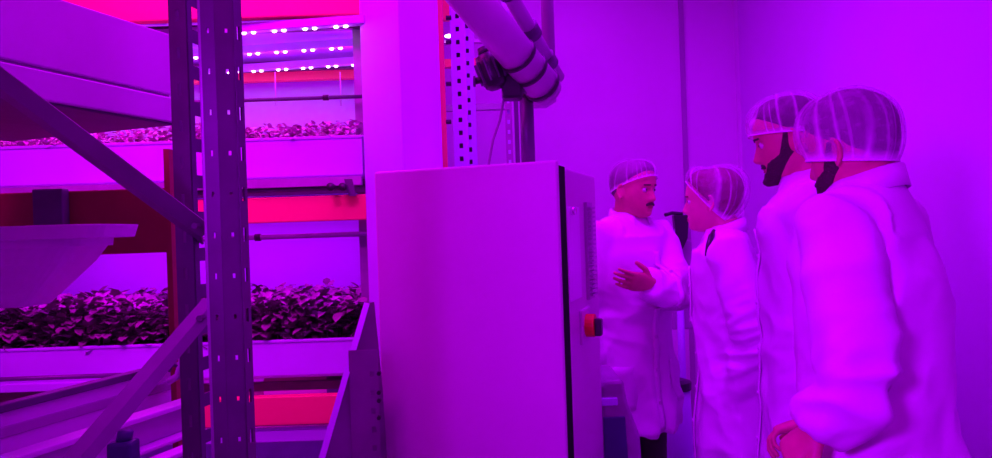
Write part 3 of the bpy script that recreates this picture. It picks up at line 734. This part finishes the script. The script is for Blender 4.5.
    dz = [(hem, .175, .235, 0), (hem+.10, .168, .225, 0), (.80*S, .155, .212, 0), (.95*S, .148, .203, 0), (1.08*S, .138, .188, lean*.3), (1.22*T, .142, .190, lean*.6), (1.33*T, .138, .190, lean*.9), (1.405*T, .112, .182, lean), (1.445*T, .088, .150, lean-.01), (1.478*T, .072, .085, lean-.012), (1.50*T, .062, .062, lean-.01)]
    if opts.get('hang'): dz = [(z, rx+opts['hang'](z)*.5, ry, cx+opts['hang'](z)*.5) for z, rx, ry, cx in dz]
    loft(b, [[V((cx+rx*cw_*S*cos(a), ry*cw_*S*sin(a), z)) for a in [2*pi*k/40 for k in range(40)]] for z, rx, ry, cx in dz])
    for sh, el, wr in ctl:
        d2 = (wr-el).normalized(); rs = opts.get('sleeve', 1.)
        e1 = el.lerp(sh, .16); e2 = el.lerp(wr, .16); mid = el.lerp((e1+e2)/2, .45)
        tube(b, [sh+V((0, -.03 if sh.y > 0 else .03, .0)), sh, sh.lerp(el, .45), e1, mid, e2, el.lerp(wr, .6), wr+d2*.005], [.060*S, .070*S, .072*rs, .072*rs, .070*rs, .067*rs, .062*rs, .054*rs], 22)
    me = remesh(b, .0085, 8)
    bmc = NB(); bmc.from_mesh(me); bpy.data.meshes.remove(me)
    bmc.normal_update()
    sd = opts.get('seed', 1)*7.3
    newco = []
    for v in bmc.verts:
        p = v.co; best = min(((segdist(p, s_, e_), 0, s_, e_, w_) for s_, e_, w_ in ctl), key=lambda q: q[0][0])
        best2 = min(((segdist(p, e_, w_), s_, e_, w_) for s_, e_, w_ in ctl), key=lambda q: q[0][0])
        arm = g(best[0][0], .085); fore = g(best2[0][0], .08)
        eld = min((p-e_).length for _, e_, _ in ctl)
        # vertical drape on skirt, growing toward hem
        w = max(0, min(1, (1.25*S-p.z)/.6))
        ang = math.atan2(p.y, p.x)
        drape = .010*w*sin(6*ang+2.5*noise.noise(V((cos(ang), sin(ang), p.z*1.3+sd)))*2+sd)
        q = V((p.x*5+p.z*3.0, p.y*5, p.z*3.2-p.x*4+sd)); f1 = 1-abs(noise.noise(q))*2.6
        q2 = V((p.x*11-p.z*5, p.y*11+sd, p.z*7+p.x*6)); f2 = 1-abs(noise.noise(q2))*2.6
        elb = g(eld, .13)
        q3 = V((p.x*7+sd, p.y*7, p.z*22+p.x*10)); f3 = 1-abs(noise.noise(q3))*2.8
        d_ = drape+opts.get('fold', 1.)*.0125*f1+.005*f2+elb*(.014*f3)+fore*.006*f3
        if (p.z > 1.44*S) and best[0][0] > .1: d_ *= .2
        newco.append(p+v.normal*d_)
    for v, c_ in zip(bmc.verts, newco): v.co = c_
    # open the hem
    kill = [f for f in bmc.faces if f.normal.z < -.75 and f.calc_center_median().z < hem+.03]
    bmesh.ops.delete(bmc, geom=kill, context='FACES')
    bmesh.ops.smooth_vert(bmc, verts=bmc.verts, factor=.5, use_axis_x=True, use_axis_y=True, use_axis_z=True)
    tree = BVHTree.FromBMesh(bmc)
    coat = obj('lab_coat', bmc, M['coat'], t, smooth=True)
    # collar: a folded band round the neck, open at the front
    b = NB(); R = []
    for k in range(41):
        a = radians(28)+radians(304)*k/40; fr2 = (1+cos(a))/2; sp = .012*(1-fr2)
        cx_, cz = lean-.012, 1.492*T
        base = V((cx_+(.062+.02*fr2)*cos(a)*S, .064*sin(a)*S, cz-.045*fr2+.004))
        top = base+V((-.006*cos(a), -.006*sin(a), .028)); out = top+V((.012*cos(a), .012*sin(a), -.001)); low = base+V(((.016+.03*fr2**4)*cos(a), .018*sin(a), -.020-.035*fr2**3))
        R.append([b.verts.new(q) for q in (base, top, out, low)])
    for r, s in zip(R, R[1:]):
        for k in range(3): b.faces.new((r[k], s[k], s[k+1], r[k+1]))
    obj('collar', b, M['coat'], coat, smooth=True, solid=.003)
    # front placket and buttons, pocket
    def surf(x, y, z, dx=1):
        hit = tree.ray_cast(V((x+dx*.6, y, z)), V((-dx, 0, 0)))
        return hit[0] if hit[0] else None
    def strip(name, pts, w, th, m, parent, n_=None):
        b = NB(); R = []
        for p_ in pts:
            if p_ is None: continue
            R.append([b.verts.new(p_+V((.003, -w, 0))), b.verts.new(p_+V((.006, 0, 0))), b.verts.new(p_+V((.003, w, 0)))])
        for r, s in zip(R, R[1:]):
            for k in (0, 1): b.faces.new((r[k], r[k+1], s[k+1], s[k]))
        return obj(name, b, m, parent, smooth=True, solid=.003)
    zs = [hem+.02+(1.36*S-hem)*k/40 for k in range(41)]
    strip('placket', [surf(0, 0, z) for z in zs], .016, .002, M['coat'], coat)
    for k in range(5):
        p_ = surf(0, 0, (.78+.13*k)*S)
        if p_: obj('button', tube(NB(), [p_+V((.004, 0, 0)), p_+V((.011, 0, 0))], .008, 12), M['pipew'], coat, smooth=False)
    for s in (-1, 1):
        hit = tree.ray_cast(V((.06, s*.8, .88*S)), V((0, -s, 0)))
        if hit[0]:
            b = NB(); R = []
            for i in range(9):
                row = []
                for k in range(7):
                    q = tree.ray_cast(V((-.0+.14*k/6, s*.8, (.76+.17*i/8)*S)), V((0, -s, 0)))[0]
                    if q is None: q = V((-.0+.14*k/6, s*.2, (.76+.17*i/8)*S))
                    row.append(b.verts.new(q+V((0, s*.003, 0))))
                R.append(row)
            for r, q_ in zip(R, R[1:]):
                for k in range(6): b.faces.new((r[k], r[k+1], q_[k+1], q_[k]))
            if not opts.get('nopocket'): obj('pocket', b, M['coat'], coat, smooth=True, solid=.003)
    # trousers and shoes
    b = NB()
    for s in (-1, 1):
        tube(b, [(0, s*.085, .88*S), (.005, s*.092, .50*S), (-.012, s*.097, .30*S), (-.008, s*.1, .07)], [.092*S, .072*S, .068*S, .062*S], 20)
    obj('trousers', b, M['trouser'], t, smooth=True)
    for s in (-1, 1):
        b = NB(); loft(b, [[V((-.01+x0+r*cos(2*pi*k/24), s*.1+r2*sin(2*pi*k/24), z)) for k in range(24)] for z, x0, r, r2 in ((0, .04, .135, .05), (.02, .04, .138, .052), (.05, .035, .125, .05), (.075, .01, .085, .047), (.1, -.01, .055, .045))])
        obj('shoe', b, M['shoe'], t, smooth=True)
    if opts.get('lanyard'):
        b = NB(); tube(b, [W2L(locW, yW, P(*q)) for q in ((714, 231, 2.60), (711, 237, 2.565), (708, 246, 2.54), (706, 256, 2.535))], [.008, .011, .009, .005], 8); obj('scarf', b, M['blackm'], t, smooth=True)
    return t, H

def W2L(loc, yaw, p):
    d = V((p[0]-loc[0], p[1]-loc[1], 0)); return V((d.x*cos(yaw)+d.y*sin(yaw), -d.x*sin(yaw)+d.y*cos(yaw), p[2]))

def hang(s, S=1): return ((-.03, s*.235, 1.12*S), (.05, s*.24, .87*S), (.15, 0, -1), (0, -s, 0), .35, 0)
bandM = lambda x: .014+.42*x
# A: nearest man
locA = (.84, 1.57); yA = radians(132)
elA = W2L(locA, yA, P(858, 390, 1.38)); wrA = W2L(locA, yA, P(823, 427, 1.42)); tipA = W2L(locA, yA, P(790, 450, 1.46))
armsA = {'L': (elA, wrA, (tipA-wrA), V((-.1, -.6, -.7)), .8, 1), 'R': ((.03, -.19, 1.13), (.20, -.10, 1.0), (.8, .5, -.3), (0, .3, -1), .6, -1)}
person('nearest bearded man in white lab coat and puffy hairnet, turned mostly away', locA, yA, 1.775, radians(-6), radians(10), .03,
       armsA, .55, (lambda x: -.026+.28*x, lambda u, a: .009+.013*sin(pi/2*min(1, u*1.1))+.012*max(0, cos(a))*sin(pi*min(1, u+.12)), .006, 'net'),
       dict(brow='hair', hairm='hair', beard=.010, moust='beard', hairline=lambda x: .030+.75*(x-.03) if x > -.02 else max(-.062, .0+.9*(x+.02)), hairoff=lambda u, a: .004*min(1, u*6)+.014*sin(pi/2*u)-.002, seed=1, hx=.025, hs=.98, coatw=.95, sleeve=.97, up=1.045, hang=lambda z: .012))
# B
locB = (.96, 2.13); yB = radians(160)
person('taller bearded man in white lab coat and hairnet, profile half hidden by the nearest man', locB, yB, 1.87, radians(-2), radians(12), .03,
       {'L': hang(1), 'R': hang(-1)}, .55, (lambda x: .012+.22*x, lambda u, a: .014+.009*sin(pi*u), .002, 'netd'),
       dict(brow='hair', hairm='hair', beard=.012, moust='beard', hairline=lambda x: .045+.75*(x-.03) if x > -.02 else max(-.06, .01+.9*(x+.02)), seed=2, hx=.045, hs=.97, hairoff=lambda u, a: .006*min(1, u*8)+.004*sin(pi*u)-.002, nopocket=True))
# W
locW = (.875, 2.66); yW = radians(166)
person('woman in white lab coat with auburn hair under a hairnet, facing the moustached man', locW, yW, 1.695, radians(-8), radians(0), .03,
       {'L': ((-.05, .205, 1.10), (.02, .14, .88), (.3, -.2, -.9), (0, -1, 0), .4, 1), 'R': ((-.05, -.205, 1.10), (.02, -.14, .88), (.3, .2, -.9), (0, 1, 0), .4, -1)}, .50,
       (lambda x: max(-.085, .035+1.15*(x-.045)), lambda u, a: .010+.020*sin(pi*u)+.030*max(0, -cos(a))*sin(pi*min(1, u*.9+.1)), .004, 'netd'),
       dict(brow='hairr', hairm='hairr', skin='skinf', hairline=lambda x: max(-.075, .045+1.1*(x-.04)), hairoff=lambda u, a: .006+.006*sin(pi*u)+.022*max(0, -cos(a))*sin(pi*min(1, u*.9+.1)), nopocket=True, seed=3, fat=.95, hs=.97, coatw=.92, small=True, lanyard=True, sleeve=.9, hx=.045))
# M
locM = (.54, 3.0); yM = radians(-58)
elM = W2L(locM, yM, P(676, 292, 2.86)); wrM = W2L(locM, yM, P(652, 284, 2.72)); tipM = W2L(locM, yM, P(622, 280, 2.66))
armsM = {'L': (elM, wrM, tipM-wrM, W2L((0, 0), yM, V((.1, .9, .3))), .22, -1), 'R': hang(-1)}
person('moustached man in white lab coat and hairnet gesturing with one hand beside the cabinet', locM, yM, 1.765, radians(12), radians(4), .03,
       armsM, .66, (lambda x: .018+.42*x, lambda u, a: .009+.010*sin(pi*u), .003, 'netd'),
       dict(brow='hair', hairm='hairg', moust='beard', hairline=lambda x: .045+.7*(x-.03) if x > -.02 else max(-.055, .01+.9*(x+.02)), seed=4, hx=.035, hs=.95))

# ------------------------------------------------------------------ lights
def area(name, loc, tgt, sx, sy, col, pw, spread=180):
    l = bpy.data.lights.new(name, 'AREA'); l.shape = 'RECTANGLE'; l.size = sx; l.size_y = sy; l.color = col; l.energy = pw; l.spread = radians(spread)
    o = bpy.data.objects.new(name, l); COL.objects.link(o); o.location = loc
    o.rotation_euler = (V(tgt)-V(loc)).to_track_quat('-Z', 'Y').to_euler(); return o
VIO = (.44, 0, 1); MAG = (.62, 0, .9); PNK = (1, 0, .6)
area('ceiling_grow_lamp_people', (.3, 2.5, 3.1), (.3, 2.5, 0), .8, 2.6, (.47, 0, 1), 31)
area('added_fill_far_man', (.45, 2.1, 3.1), (.6, 3.5, .6), .8, .3, VIO, 12, 100)  # unseen overhead fill, added to brighten the moustached man
area('added_fill_front', (.2, -.4, 3.1), (.2, -.2, 0), 1.6, .8, MAG, 14)  # unseen overhead fill, added to brighten cabinet, near trays and columns
area('rack_grow_lamp_left', (-1.0, -.5, 1.95), (.83, 1.54, 1.3), .35, .35, (.36, 0, .85), 11, 60)
area('rack_grow_lamp_far_top', (-1.3, 2.9, zl-.06), (-1.3, 2.9, 0), 1.5, .55, (.9, 0, 1), 9)
area('rack_grow_lamp_far_mid', (-1.3, 2.95, zf(200)), (-1.3, 2.95, 0), 1.5, .5, (.6, 0, 1), 13)
area('rack_grow_lamp_far_low', (-1.3, 2.95, zf(384)-.03), (-1.3, 2.95, 0), 1.5, .5, (1, 0, .9), 7)
area('added_fill_rack_front', (-1.1, 1.95, 2.7), (-1.1, 2.6, 1.6), 1.5, .2, (1, 0, 1), 12)  # unseen fill, added to brighten the far rack's front faces
area('added_fill_far_beds', (-.95, .95, 3.05), (-1.25, 2.6, 1.0), .9, .3, (.75, 0, 1), 12, 80)  # unseen fill from above, added to lift the far beds and near trays
for k in range(6):
    for yy in (FY+.2, FY+.48):
        l = bpy.data.lights.new('led_glow', 'POINT'); l.color = (.55, 0, 1); l.energy = .55; l.shadow_soft_size = .04
        o = bpy.data.objects.new('led_glow', l); COL.objects.link(o); o.location = (-2.1+.3*k, yy, zl-.07)
w = bpy.data.worlds.new('world'); SC.world = w; w.use_nodes = True
w.node_tree.nodes['Background'].inputs[0].default_value = (.3, 0, .5, 1); w.node_tree.nodes['Background'].inputs[1].default_value = .05

vs = SC.view_settings; vs.view_transform = 'Standard'; vs.look = 'None'; vs.gamma = 1; vs.exposure = 0; vs.use_curve_mapping = False
